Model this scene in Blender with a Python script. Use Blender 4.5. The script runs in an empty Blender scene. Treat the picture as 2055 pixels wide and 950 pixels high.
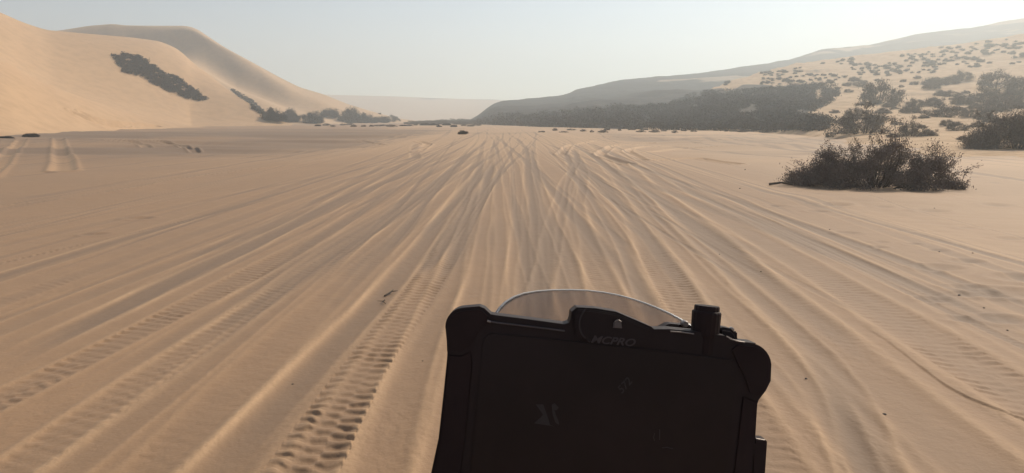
import bpy, bmesh, math, random
import numpy as np
from mathutils import Vector, Matrix
from mathutils.bvhtree import BVHTree

rad = math.radians
sc = bpy.context.scene
COL = sc.collection
EYE = 1.75
FPX = 1339.0
PITCH = rad(10.04)

# ------------------------------------------------------------------ camera
cam_d = bpy.data.cameras.new('camera')
cam_d.sensor_width = 36.0
cam_d.lens = 36.0 * FPX / 2055.0
cam_d.clip_start = 0.05
cam_d.clip_end = 6000.0
cam = bpy.data.objects.new('camera', cam_d)
COL.objects.link(cam)
cam.location = (0, 0, EYE)
cam.rotation_euler = (rad(90) - PITCH, 0, 0)
sc.camera = cam

# ------------------------------------------------------------------ world, sun, exposure
SUN_EL, SUN_AZ = rad(40), rad(42)          # azimuth measured to the right of the view
w = bpy.data.worlds.new('World')
sc.world = w
w.use_nodes = True
nt = w.node_tree
nt.nodes.clear()
wo = nt.nodes.new('ShaderNodeOutputWorld')
bg = nt.nodes.new('ShaderNodeBackground')
sky = nt.nodes.new('ShaderNodeTexSky')
sky.sky_type = 'NISHITA'
sky.sun_disc = False
sky.sun_elevation = SUN_EL
sky.sun_rotation = SUN_AZ
sky.altitude = 0
sky.air_density = 1.0
sky.dust_density = 0.3
sky.ozone_density = 1.0
hs = nt.nodes.new('ShaderNodeHueSaturation')
hs.inputs['Saturation'].default_value = 0.88
hs.inputs['Value'].default_value = 1.0
nt.links.new(sky.outputs[0], hs.inputs['Color'])
nt.links.new(hs.outputs[0], bg.inputs[0])
bg.inputs[1].default_value = 0.085
nt.links.new(bg.outputs[0], wo.inputs[0])

sun_d = bpy.data.lights.new('sun', 'SUN')
sun_d.energy = 3.9
sun_d.angle = rad(0.6)
sun_d.color = (1.0, 0.875, 0.71)
sun = bpy.data.objects.new('sun', sun_d)
COL.objects.link(sun)
sdir = Vector((math.sin(SUN_AZ) * math.cos(SUN_EL), math.cos(SUN_AZ) * math.cos(SUN_EL), math.sin(SUN_EL)))
sun.rotation_euler = sdir.to_track_quat('Z', 'Y').to_euler()
sun.location = (30, 30, 60)

sc.view_settings.view_transform = 'Standard'
sc.view_settings.look = 'None'
sc.view_settings.gamma = 1.0
sc.view_settings.exposure = 0.34
sc.view_settings.use_curve_mapping = False
sc.render.engine = 'CYCLES'
sc.cycles.use_denoising = True
sc.cycles.max_bounces = 8
sc.cycles.volume_bounces = 2
sc.cycles.transparent_max_bounces = 16

rng = np.random.default_rng(7)

# ------------------------------------------------------------------ helpers
def ray(px, py):
    u = (px - 1027.5) / FPX
    v = (475.0 - py) / FPX
    return (u, math.cos(PITCH) + v * math.sin(PITCH), -math.sin(PITCH) + v * math.cos(PITCH))

def az_te(px, py):
    d = ray(px, py)
    return math.atan2(d[0], d[1]), d[2] / math.hypot(d[0], d[1])

def gnd(px, py):
    d = ray(px, py)
    t = EYE / -d[2]
    return d[0] * t, d[1] * t

def hash2(ix, iy, seed):
    n = (ix.astype(np.int64) * 374761393 + iy.astype(np.int64) * 668265263 + seed * 974711) & 0x7fffffff
    n = ((n ^ (n >> 13)) * 1274126177) & 0x7fffffff
    n = (n ^ (n >> 16)) & 0x7fffffff
    return n / float(0x7fffffff)

def vnoise(x, y, seed=0):
    x = np.asarray(x, float); y = np.asarray(y, float)
    ix = np.floor(x); iy = np.floor(y)
    fx = x - ix; fy = y - iy
    fx = fx * fx * fx * (fx * (fx * 6 - 15) + 10); fy = fy * fy * fy * (fy * (fy * 6 - 15) + 10)
    a = hash2(ix, iy, seed); b = hash2(ix + 1, iy, seed)
    c = hash2(ix, iy + 1, seed); d = hash2(ix + 1, iy + 1, seed)
    return ((a * (1 - fx) + b * fx) * (1 - fy) + (c * (1 - fx) + d * fx) * fy) * 2 - 1

def fbm(x, y, seed=0, o=4):
    s = 0; a = 1.0; f = 1.0; t = 0
    for k in range(o):
        s = s + a * vnoise(x * f + 17.3 * k, y * f - 9.1 * k, seed + k); t += a
        a *= 0.5; f *= 2.03
    return s / t

def sstep(a, b, x):
    t = np.clip((x - a) / (b - a), 0, 1)
    return t * t * (3 - 2 * t)

def np_mesh(name, verts, faces, mat=None, smooth=True, attrs=None):
    me = bpy.data.meshes.new(name)
    verts = np.asarray(verts, dtype=np.float32); faces = np.asarray(faces, dtype=np.int32)
    k = faces.shape[1]
    me.vertices.add(len(verts)); me.vertices.foreach_set('co', verts.ravel())
    me.loops.add(faces.size); me.loops.foreach_set('vertex_index', faces.ravel())
    me.polygons.add(len(faces))
    me.polygons.foreach_set('loop_start', np.arange(0, faces.size, k, dtype=np.int32))
    me.polygons.foreach_set('loop_total', np.full(len(faces), k, dtype=np.int32))
    me.polygons.foreach_set('use_smooth', np.full(len(faces), smooth))
    me.update(calc_edges=True)
    if attrs:
        for n, v in attrs.items():
            a = me.attributes.new(n, 'FLOAT', 'POINT'); a.data.foreach_set('value', np.asarray(v, dtype=np.float32))
    if mat: me.materials.append(mat)
    return me

def add(name, me, parent=None):
    o = bpy.data.objects.new(name, me); COL.objects.link(o)
    if parent: o.parent = parent
    return o

def tag(o, label=None, cat=None, group=None, kind=None):
    if label: o['label'] = label
    if cat: o['category'] = cat
    if group: o['group'] = group
    if kind: o['kind'] = kind
    return o

def grid_faces(nr, nc, wrap=False):
    r = np.arange(nr - 1)[:, None]; c = np.arange(nc if wrap else nc - 1)[None, :]
    c2 = (c + 1) % nc
    a = r * nc + c; b = r * nc + c2; d = (r + 1) * nc + c; e = (r + 1) * nc + c2
    return np.stack([a + 0 * c, b + 0 * c, e, d], -1).reshape(-1, 4)

def tab(pts, col):
    """interpolation over azimuth of a table of (px, py, r)"""
    A = [az_te(p[0], p[1])[0] for p in pts]
    if col == 'te': V = [az_te(p[0], p[1])[1] for p in pts]
    else: V = [p[2] for p in pts]
    A = np.array(A); V = np.array(V); i = np.argsort(A)
    return A[i], V[i]

def smooth_interp(x, A, V, win):
    xs = np.linspace(-win, win, 9)
    return np.mean([np.interp(x + k, A, V) for k in xs], axis=0)

# ------------------------------------------------------------------ materials
def mat_new(name):
    m = bpy.data.materials.new(name); m.use_nodes = True
    n = m.node_tree; b = n.nodes['Principled BSDF']
    return m, n, b

def N(n, t, **kw):
    x = n.nodes.new(t)
    for k, v in kw.items(): setattr(x, k, v)
    return x

def noise_node(n, scale, detail=4, rough=0.55, vec=None):
    x = N(n, 'ShaderNodeTexNoise'); x.inputs['Scale'].default_value = scale
    x.inputs['Detail'].default_value = detail; x.inputs['Roughness'].default_value = rough
    if vec: n.links.new(vec, x.inputs['Vector'])
    return x

def mixc(n, fac, a, b):
    x = N(n, 'ShaderNodeMix'); x.data_type = 'RGBA'
    if hasattr(fac, 'node'): n.links.new(fac, x.inputs[0])
    else: x.inputs[0].default_value = fac
    for s, i in ((a, 6), (b, 7)):
        if hasattr(s, 'node'): n.links.new(s, x.inputs[i])
        else: x.inputs[i].default_value = (*s, 1)
    return x.outputs[2]

def ramp(n, src, lo, hi, a=0.0, b=1.0):
    x = N(n, 'ShaderNodeMapRange'); x.interpolation_type = 'SMOOTHSTEP'
    n.links.new(src, x.inputs[0])
    x.inputs[1].default_value = lo; x.inputs[2].default_value = hi
    x.inputs[3].default_value = a; x.inputs[4].default_value = b
    return x.outputs[0]

def geo_pos(n):
    return N(n, 'ShaderNodeNewGeometry').outputs['Position']

def bump(n, b, src, strength, dist, prev=None):
    x = N(n, 'ShaderNodeBump'); x.inputs['Strength'].default_value = strength
    x.inputs['Distance'].default_value = dist
    n.links.new(src, x.inputs['Height'])
    if prev: n.links.new(prev, x.inputs['Normal'])
    n.links.new(x.outputs[0], b.inputs['Normal'])
    return x.outputs[0]

SAND = (0.315, 0.190, 0.103)
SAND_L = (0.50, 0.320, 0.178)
SAND_D = (0.225, 0.135, 0.074)
SAND_G = (0.180, 0.120, 0.077)

def ground_mat():
    m, n, b = mat_new('valley_sand')
    p = geo_pos(n)
    n1 = noise_node(n, 0.35, 5, 0.6, p); n2 = noise_node(n, 4.0, 5, 0.6, p); n3 = noise_node(n, 60, 3, 0.6, p)
    c = mixc(n, ramp(n, n1.outputs[0], 0.35, 0.65), SAND, (0.290, 0.178, 0.099))
    c = mixc(n, ramp(n, n2.outputs[0], 0.3, 0.75, 0, 0.35), c, SAND_D)
    at = N(n, 'ShaderNodeAttribute'); at.attribute_name = 'loose_haze'
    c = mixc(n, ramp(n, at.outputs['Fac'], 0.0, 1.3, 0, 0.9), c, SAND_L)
    at2 = N(n, 'ShaderNodeAttribute'); at2.attribute_name = 'firm'
    c = mixc(n, ramp(n, at2.outputs['Fac'], 0.0, 1.0, 0, 0.85), c, SAND_G)
    c = mixc(n, ramp(n, n3.outputs[0], 0.3, 0.7, 0, 0.18), c, SAND_D)
    n.links.new(c, b.inputs['Base Color'])
    b.inputs['Roughness'].default_value = 0.75
    b.inputs['Specular IOR Level'].default_value = 0.3
    b.inputs['Sheen Weight'].default_value = 0.12
    b.inputs['Sheen Roughness'].default_value = 0.45
    b.inputs['Sheen Tint'].default_value = (1.0, .80, .60, 1)
    q = bump(n, b, n2.outputs[0], 0.5, 0.012)
    n4 = noise_node(n, 28, 4, 0.65, p)
    q = bump(n, b, n4.outputs[0], 0.6, 0.006, q)
    bump(n, b, n3.outputs[0], 0.3, 0.003, q)
    return m

def dune_mat(name, c1, c2, bs=0.4):
    m, n, b = mat_new(name)
    p = geo_pos(n)
    n1 = noise_node(n, 0.02, 5, 0.55, p); n2 = noise_node(n, 0.5, 5, 0.6, p)
    c = mixc(n, ramp(n, n1.outputs[0], 0.35, 0.65), c1, c2)
    c = mixc(n, ramp(n, n2.outputs[0], 0.35, 0.75, 0, 0.25), c, SAND_D)
    n.links.new(c, b.inputs['Base Color'])
    b.inputs['Roughness'].default_value = 0.9
    b.inputs['Specular IOR Level'].default_value = 0.2
    bump(n, b, n2.outputs[0], bs, 0.15)
    return m

def hill_mat(name, dark, sandc, thr, detail_scale=0.06):
    """sand with dark scrubby rock or painted shade where the 'scrub' attribute says so, broken up by noise"""
    m, n, b = mat_new(name)
    p = geo_pos(n)
    n1 = noise_node(n, detail_scale, 6, 0.62, p); n2 = noise_node(n, 0.5, 5, 0.65, p); n3 = noise_node(n, 0.012, 4, 0.5, p)
    at = N(n, 'ShaderNodeAttribute'); at.attribute_name = 'scrub_shade'
    s = N(n, 'ShaderNodeMath', operation='ADD'); n.links.new(at.outputs['Fac'], s.inputs[0]); n.links.new(n1.outputs[0], s.inputs[1])
    f = ramp(n, s.outputs[0], thr, thr + 0.22)
    sd = mixc(n, ramp(n, n2.outputs[0], 0.3, 0.75, 0, 0.35), sandc, SAND_D)
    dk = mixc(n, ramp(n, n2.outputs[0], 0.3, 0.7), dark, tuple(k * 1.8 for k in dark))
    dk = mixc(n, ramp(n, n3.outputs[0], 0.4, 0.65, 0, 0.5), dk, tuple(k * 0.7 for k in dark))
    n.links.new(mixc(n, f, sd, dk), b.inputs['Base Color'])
    b.inputs['Roughness'].default_value = 0.95
    b.inputs['Specular IOR Level'].default_value = 0.1
    q = bump(n, b, n2.outputs[0], 0.6, 0.5)
    bump(n, b, n1.outputs[0], 0.5, 3.0, q)
    return m

def leaf_mat(name, c1, c2):
    m, n, b = mat_new(name)
    p = geo_pos(n)
    nn = noise_node(n, 2.5, 3, 0.6, p)
    n.links.new(mixc(n, ramp(n, nn.outputs[0], 0.35, 0.65), c1, c2), b.inputs['Base Color'])
    b.inputs['Roughness'].default_value = 0.9
    b.inputs['Specular IOR Level'].default_value = 0.1
    return m

def plain(name, c, rough=0.5, spec=0.5, metal=0.0, bs=0.0, bscale=200):
    m, n, b = mat_new(name)
    nn = noise_node(n, 9.0, 4, 0.6)
    tc = N(n, 'ShaderNodeTexCoord'); n.links.new(tc.outputs['Object'], nn.inputs['Vector'])
    n.links.new(mixc(n, ramp(n, nn.outputs[0], 0.35, 0.7), c, tuple(min(1, k * 1.35 + 0.002) for k in c)), b.inputs['Base Color'])
    b.inputs['Roughness'].default_value = rough
    b.inputs['Specular IOR Level'].default_value = spec
    b.inputs['Metallic'].default_value = metal
    if bs:
        n5 = noise_node(n, bscale, 3, 0.6); n.links.new(tc.outputs['Object'], n5.inputs['Vector'])
        bump(n, b, n5.outputs[0], bs, 0.0006)
    return m

M_GROUND = ground_mat()
M_DUNE = dune_mat('dune_sand', (0.52, 0.34, 0.195), (0.49, 0.32, 0.185), .2)
M_DUNE_B = dune_mat('back_dune_sand', (0.50, 0.34, 0.205), (0.48, 0.325, 0.195))
M_RIDGE = hill_mat('far_ridge_sand', (0.14, 0.12, 0.10), (0.50, 0.36, 0.24), 1.0, 0.02)
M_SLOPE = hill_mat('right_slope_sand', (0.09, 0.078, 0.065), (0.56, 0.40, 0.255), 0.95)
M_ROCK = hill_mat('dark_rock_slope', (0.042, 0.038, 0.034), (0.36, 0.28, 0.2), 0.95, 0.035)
M_LEAF = leaf_mat('shrub_foliage', (0.15, 0.128, 0.105), (0.215, 0.182, 0.148))
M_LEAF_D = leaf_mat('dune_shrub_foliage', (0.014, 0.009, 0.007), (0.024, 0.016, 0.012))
M_LEAF_T = leaf_mat('bank_scrub_foliage', (0.10, 0.086, 0.072), (0.12, 0.104, 0.088))
M_LEAF_H = leaf_mat('bush_foliage', (0.145, 0.114, 0.095), (0.21, 0.168, 0.142))
M_STEM = leaf_mat('shrub_wood', (0.075, 0.058, 0.045), (0.12, 0.095, 0.075))
M_STONE = leaf_mat('dark_stone', (0.09, 0.07, 0.06), (0.16, 0.13, 0.11))

# ------------------------------------------------------------------ tracks on the valley floor
TR = []      # dict(pts world, w, d, tread, kind)
def track(px, w=0.26, d=0.025, tread=0, side=0, wob=0.010, fade=None):
    P = np.array([gnd(*q) for q in px])
    P = P[np.argsort(P[:, 1])]
    if px[-1][1] > 600 or px[0][1] > 600 or abs(P[0, 0]) > 5:      # runs on past the rider
        P = np.vstack([P[0] + (P[0] - P[1]) / max(1e-6, P[1, 1] - P[0, 1]) * 2.2, P])
    TR.append(dict(P=P, w=w, d=d, tread=tread, side=side, wob=wob, seed=len(TR)))

track([(1000,268),(985,340),(970,430),(960,560),(940,700),(905,950)], .30, .035)
track([(1003,268),(1000,340),(1000,450),(995,580),(985,700),(975,950)], .22, .022)
track([(1008,268),(1035,330),(1045,420),(1035,580),(1030,700),(1020,950)], .24, .03)
track([(1055,285),(1058,350),(1062,480),(1062,600),(1060,950)], .22, .022)
track([(1150,290),(1128,370),(1105,470),(1078,600),(1050,760)], .26, .035)
track([(1060,285),(1075,350),(1100,430),(1140,520),(1200,650)], .2, .028)
track([(1130,300),(1132,420),(1136,500),(1142,620),(1150,950)], .26, .03)
track([(1140,290),(1150,420),(1185,520),(1230,620),(1330,900)], .30, .035, tread=.25)
track([(1085,285),(1170,375),(1240,470),(1290,580),(1340,690)], .2, .035)
track([(1105,290),(1195,360),(1268,430),(1318,520),(1368,610),(1440,760),(1540,950)], .38, .04, tread=.5)
track([(1150,285),(1230,350),(1290,420),(1380,520),(1500,650),(1650,790),(1800,950)], .34, .045)
track([(1175,285),(1280,360),(1400,460),(1530,580),(1740,760),(1960,950)], .46, .06)
track([(1195,290),(1340,380),(1500,465),(1620,535),(1800,645),(2055,800),(2200,890)], .42, .045, tread=.45)
track([(1230,300),(1400,390),(1600,470),(1750,540),(2055,690)], .32, .03)
track([(1260,310),(1500,412),(1700,485),(1900,560),(2055,620)], .28, .018)
track([(1170,300),(1230,345),(1330,440),(1470,560),(1620,690),(1700,790),(1760,950)], .26, .035)
track([(1560,690),(1660,790),(1720,950)], .22, .03)
track([(990,320),(930,430),(862,560),(725,740),(600,950)], .34, .035, tread=1.0)
track([(995,320),(950,425),(905,555),(820,740),(745,950)], .26, .045)
track([(985,315),(900,425),(790,575),(690,680),(560,830),(450,950)], .34, .045)
track([(975,310),(860,420),(700,560),(500,750),(300,950)], .30, .025, tread=.35)
track([(965,310),(820,405),(640,520),(400,690),(120,880),(0,965)], .28, .028, tread=.2)
track([(950,305),(800,380),(560,520),(300,655),(0,805),(-120,860)], .30, .03, tread=.5)
track([(930,305),(700,392),(420,500),(150,600),(0,660)], .30, .025)
track([(900,305),(600,385),(300,460),(0,528),(-200,575)], .10, .022, tread=.8)
track([(880,305),(560,372),(300,425),(0,492)], .28, .018)
track([(820,285),(640,325),(420,352),(200,392),(35,412)], .22, .15, side=1, wob=.12)
track([(500,380),(300,405),(150,432),(15,458)], .3, .09, side=1)
track([(835,288),(832,305),(838,320)], .45, .05)
track([(2300,905),(2055,850),(1990,828),(1930,795),(1880,765),(1800,700),(1700,620)], .06, .035, side=1, wob=.05)
track([(960,300),(900,345),(820,420),(690,500),(520,640),(250,850)], .22, .022)
track([(970,300),(925,385),(840,500),(760,600),(660,700)], .22, .022)
rr = random.Random(4)
r2 = random.Random(77)
for i in range(46):      # narrow, straight single-wheel ruts over the whole width
    a = r2.uniform(-0.06, 0.06); y0 = r2.uniform(2.2, 12); y1 = r2.uniform(35, 170); x0 = r2.uniform(-13, 9)
    ys = np.linspace(y0, y1, 24)
    xs = x0 * .8 + a * ys + .08 * np.sin(ys * r2.uniform(.04, .1) + r2.uniform(0, 6))
    TR.append(dict(P=np.stack([xs, ys], 1), w=r2.uniform(.08, .16), d=r2.uniform(.010, .020), tread=r2.choice([0, 0, .3]), side=0, wob=.008, seed=900 + i))
for i in range(34):
    a = rr.uniform(-0.055, 0.055); x0 = rr.uniform(-9, 8.5); y0 = rr.uniform(2.5, 8); y1 = rr.uniform(30, 150)
    b_ = rr.uniform(-0.0006, 0.0006)
    ys = np.linspace(y0, y1, 24)
    xs = x0 * 0.75 + a * ys + b_ * (ys - 20) ** 2 + 0.13 * np.sin(ys * rr.uniform(0.06, 0.14) + rr.uniform(0, 6))
    TR.append(dict(P=np.stack([xs, ys], 1), w=rr.uniform(.16, .3), d=rr.uniform(.008, .019), tread=rr.choice([0, 0, 0, .15, .3]), side=0, wob=.014, seed=500 + i))
for i in range(26):      # faint, wide, wandering vehicle paths far out on the flats, left and right
    x0 = rr.choice([rr.uniform(-42, -8), rr.uniform(8, 26)]); a = rr.uniform(-.35, .2) if x0 < 0 else rr.uniform(-.25, .1)
    ys = np.linspace(rr.uniform(14, 28), rr.uniform(60, 130), 24)
    xs = x0 + a * (ys - 40) + 1.2 * np.sin(ys * rr.uniform(.03, .08) + rr.uniform(0, 6))
    TR.append(dict(P=np.stack([xs, ys], 1), w=rr.uniform(.3, .6), d=rr.uniform(.02, .05), tread=0, side=0, wob=.1, seed=700 + i))
CURVED = [  # seen side-on, left flats and dune foot
    ([(45,282),(22,300),(0,328),(-40,360)], .6, .08),
    ([(118,280),(120,300),(128,325),(126,345)], .65, .085),
    ([(215,284),(270,286),(300,294)], .5, .08),
    ([(240,282),(330,286),(370,292),(392,303)], .5, .1),
    ([(840,284),(860,290),(835,305)], .5, .07),
    ([(700,281),(745,286),(770,292)], .5, .06),
    ([(1310,285),(1230,292),(1200,310),(1260,330)], .5, .07),
    ([(1400,285),(1300,292),(1255,302),(1290,322)], .45, .06),
    ([(1500,292),(1380,296),(1300,306)], .45, .06),
    ([(1480,330),(1400,318),(1320,322)], .5, .06),
    ([(1200,283),(1140,292),(1125,310)], .45, .06),
]

def track_height(x, y):
    h = np.zeros_like(x); loose_haze = np.zeros_like(x); firm = np.zeros_like(x)
    for t in TR:
        t = dict(t, d=t['d'] * (.38 if t['seed'] < 500 else .34))
        P = t['P']; P = P[np.argsort(P[:, 1])]
        y0, y1 = P[0, 1], P[-1, 1]
        m = (y > y0) & (y < y1) & (x > P[:, 0].min() - 1) & (x < P[:, 0].max() + 1)
        idx = np.nonzero(m)[0]
        if not len(idx): continue
        yy = y[idx]; xx = x[idx]
        ys = np.linspace(y0, y1, 400)
        sm = max((y1 - y0) * 0.02, 0.15)
        ly = np.log(np.maximum(ys, .5)); lP = np.log(np.maximum(P[:, 1], .5))
        xs = np.mean([np.interp(np.clip(ly + k, lP[0], lP[-1]), lP, P[:, 0]) for k in np.linspace(-.09, .09, 7)], axis=0)
        slope = np.gradient(xs, ys)
        xc = np.interp(yy, ys, xs); sl = np.interp(yy, ys, slope)
        cs = 1 / np.sqrt(1 + sl * sl)
        d = (xx - xc + t['wob'] * vnoise(yy * 0.7, yy * 0 + t['seed'], 3) + t['wob'] * .4 * vnoise(yy * 3.1, yy * 0 + t['seed'], 4)) * cs
        wd = t['w'] * (1 + .15 * vnoise(yy * .4, yy * 0 + t['seed'], 9))
        ends = sstep(y0, y0 + 1.2, yy) * sstep(y1, y1 - max(2, (y1 - y0) * .25), yy)
        var = (0.85 + 0.22 * vnoise(yy * .35, yy * 0 + t['seed'] * 3.3, 5)) * ends
        if t['side']:
            e = sstep(-wd * .14, wd * .14, d)
            hh = t['d'] * (e * np.exp(-np.maximum(d, 0) / (wd * 2.2)) ) * var
            h[idx] += hh; loose_haze[idx] += .3 * np.exp(-(d / wd) ** 2) * var
            continue
        u = d / (wd * .5)
        tro = np.exp(-np.abs(u) ** 3.2)
        be = np.exp(-((np.abs(u) - 1.25) / .27) ** 2)
        ruff = 1 + .15 * vnoise(xx * 9, yy * 4, 21)
        hh = (-t['d'] * tro + t['d'] * .6 * be * ruff) * var
        if t['tread'] > 0:
            near = np.exp(-np.maximum(yy - 5, 0) / 9)
            v = yy / cs / 0.105
            jig = .28 * vnoise(yy * 2.2, xx * 3, 31) + .16 * vnoise(yy * 9, xx * 14, 33)
            l1 = np.sin(2 * np.pi * (v + jig)) ; l2 = np.sin(2 * np.pi * (v + .45 * np.abs(u) + .5 + jig)); l3 = np.sin(2*np.pi*(v*1.0+.3))
            blk = np.where(u < -.35, l1, np.where(u < .25, l3 * .7, l2 * .75))
            gapz = 1 - np.exp(-((np.abs(u + .35) / .12) ** 2)) * .9 - np.exp(-((np.abs(u - .25) / .1) ** 2)) * .7
            patch = sstep(-.5, .5, vnoise(yy * .5, xx * .6, 61) + .35 + t['tread'] * .5)
            hh += t['tread'] * .0095 * np.tanh(blk * 1.8) * gapz * (np.abs(u) < 1.05) * near * var * patch * (.45 + .75 * sstep(-.5, .4, vnoise(yy * 3.3, xx * 4.5, 63))) * (1 + .5 * vnoise(xx * 18, yy * 18, 32))
            hh += t['tread'] * .35 * t['d'] * tro * var
        h[idx] += hh
        loose_haze[idx] += be * var * (.42 + t['d'] * 16)
        firm[idx] += tro * .42 * var
    for pts, wd, dep in CURVED:
        P = np.array([gnd(*q) for q in pts])
        # densify
        tt = np.linspace(0, len(P) - 1, 60); i0 = np.arange(len(P))
        Q = np.stack([np.interp(tt, i0, P[:, 0]), np.interp(tt, i0, P[:, 1])], 1)
        k = np.ones(9) / 9
        Qs = Q.copy()
        for c in (0, 1): Qs[4:-4, c] = np.convolve(Q[:, c], k, 'valid')
        idx = np.nonzero((x > Qs[:, 0].min() - 2) & (x < Qs[:, 0].max() + 2) & (y > Qs[:, 1].min() - 2) & (y < Qs[:, 1].max() + 2))[0]
        if not len(idx): continue
        X = np.stack([x[idx], y[idx]], 1); best = np.full(len(idx), 1e9)
        for a, b in zip(Qs[:-1], Qs[1:]):
            ab = b - a; t_ = np.clip(((X - a) @ ab) / (ab @ ab + 1e-9), 0, 1)
            dd = np.hypot(*(X - a - t_[:, None] * ab).T); best = np.minimum(best, dd)
        u = best / (wd * .5)
        h[idx] += -dep * np.exp(-u ** 4) + dep * .6 * np.exp(-((u - 1.35) / .35) ** 2)
        loose_haze[idx] += .7 * np.exp(-((u - 0.6) / .9) ** 2)
    return h, loose_haze, firm

DIPS = []
for q in [(1885,538,.25),(1880,503,.14),(1937,525,.2),(2050,560,.3),(1945,578,.2),(1700,468,.18),(1760,497,.14),(1830,490,.12),(2000,415,.3),(1975,590,.22),(2040,590,.3),
          (1870,600,.16),(1640,425,.2),(1930,592,.15),(280,438,.25),(190,470,.2),(2010,640,.2),(1925,640,.15),(1870,425,.3),(1680,415,.3),(2030,480,.22),(1560,415,.2)]:
    gx, gy = gnd(q[0], q[1]); DIPS.append((gx, gy, q[2]))
_r = random.Random(11)
for i in range(70):
    x_ = _r.uniform(4.5, 18); y_ = _r.uniform(6, 24)
    if x_ > .42 * y_: DIPS.append((x_, y_, _r.uniform(.07, .2)))

def ground_height(x, y):
    r = np.hypot(x, y)
    h, loose_haze, firm = track_height(x, y)
    lane = np.exp(-np.maximum(np.abs(x + .5) - 6, 0) ** 2 / 30)
    # long streaks driven along the valley
    st = fbm((x + .02 * y) * 1.1, y * .03, 40, 4)
    st2 = fbm((x + .01 * y) * 4.2, y * .10, 47, 3)
    near = np.exp(-np.maximum(r - 25, 0) / 60)
    h = h + lane * (st * .014 + st2 * .0025 * np.exp(-r / 60))
    loose_haze = loose_haze + lane * sstep(.05, .6, st) * .35
    h = h + fbm(x * .09, y * .09, 51, 3) * .05 * sstep(4, 30, r)
    # churned sand crust between the ruts
    h = h + (fbm(x * 5.0, y * 3.2, 55, 4) * .0028 + fbm(x * 17, y * 13, 57, 3) * .0012) * np.exp(-r / 28)
    h = h + np.clip(loose_haze, 0, 1) * fbm(x * 24, y * 17, 58, 3) * .0045 * np.exp(-r / 12)
    h = h + sstep(.1, .5, fbm(x * 1.3, y * .6, 59, 2)) * fbm(x * 19, y * 15, 60, 3) * .004 * np.exp(-r / 14)
    # wind ripples on the right
    rip = sstep(3.5, 6, x - .12 * y) * np.exp(-r / 30)
    wx = x + .5 * vnoise(x * .6, y * .6, 66)
    h = h + rip * (.010 * vnoise(wx * 1.2, (y + .4 * wx) * 5.5, 61) + .0022 * np.sin((y + .25 * wx) * 38 + 5 * vnoise(x * 1.3, y * 1.3, 67)) * sstep(-.1, .5, vnoise(x * .7, y * .7, 68)))
    # side-on furrows on the left and right flats
    fl = sstep(-6, -14, x) * sstep(24, 40, y) * sstep(130, 90, y)
    h = h + fl * .34 * fbm(x * .05 + y * .03, y * .20 + x * .05, 71, 3)
    fr = sstep(6, 12, x) * sstep(24, 34, y) * sstep(95, 70, y)
    h = h + fr * .26 * fbm(x * .10, y * .24 - x * .08, 75, 3)
    firm = firm + fl * (.70 + 1.0 * fbm(x * .03, y * .16, 77, 3)) + fr * (.5 + .4 * fbm(x * .05, y * .2, 78, 3)) * sstep(40, 20, x)
    firm = firm + sstep(.1, .6, fbm(x * .08, y * .05, 79, 3)) * .3
    for gx, gy, s in DIPS:
        m = np.nonzero((np.abs(x - gx) < s * 3) & (np.abs(y - gy) < s * 3))[0]
        if len(m):
            q = ((x[m] - gx) / s) ** 2 + ((y[m] - gy) / (s * .7)) ** 2
            h[m] += s * (-.09 * np.exp(-q * 1.4) + .05 * np.exp(-((np.sqrt(q) - 1.25) / .35) ** 2)); firm[m] += .45 * np.exp(-q)
    # mound under the large bush
    h = h + .10 * np.exp(-(((x - 8.1) / 2.4) ** 2 + ((y - 14.4) / 1.1) ** 2))
    h = h * sstep(0.0, 1.5, r)
    loose_haze = loose_haze * .8 + .55 * sstep(2.5, 8, x - .12 * y) + .8 * sstep(10, 50, y) * sstep(-16, -6, x + .1 * y)  # paler to the right and further ahead: haze and glare painted in
    return h, np.clip(loose_haze, 0, 1.3), np.clip(firm, 0, 1)

az = np.concatenate([np.arange(-46, 46.001, 0.07), np.arange(49, 311, 3.0)])
azr = np.radians(az)
dep = np.radians(np.concatenate([[88, 80, 70, 60, 52, 46, 42, 39, 36, 34], np.arange(33, 4.0, -.042), np.arange(4.0, .55, -.018)]))
rr_ = EYE / np.tan(dep)
rr_ = np.concatenate([rr_, [200, 240, 300, 400, 600, 900, 1300]])
A_, R_ = np.meshgrid(azr, rr_)
gx = (R_ * np.sin(A_)).ravel(); gy = (R_ * np.cos(A_)).ravel()
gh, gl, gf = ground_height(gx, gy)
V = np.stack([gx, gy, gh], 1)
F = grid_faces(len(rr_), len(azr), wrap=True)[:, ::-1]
gme = np_mesh('ground', V, F, M_GROUND, True, {'loose_haze': gl, 'firm': gf})
ground = add('ground', gme); tag(ground, kind='structure')

def gz(x, y):
    h, _, _ = ground_height(np.array([float(x)]), np.array([float(y)]))
    return float(h[0])

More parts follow.
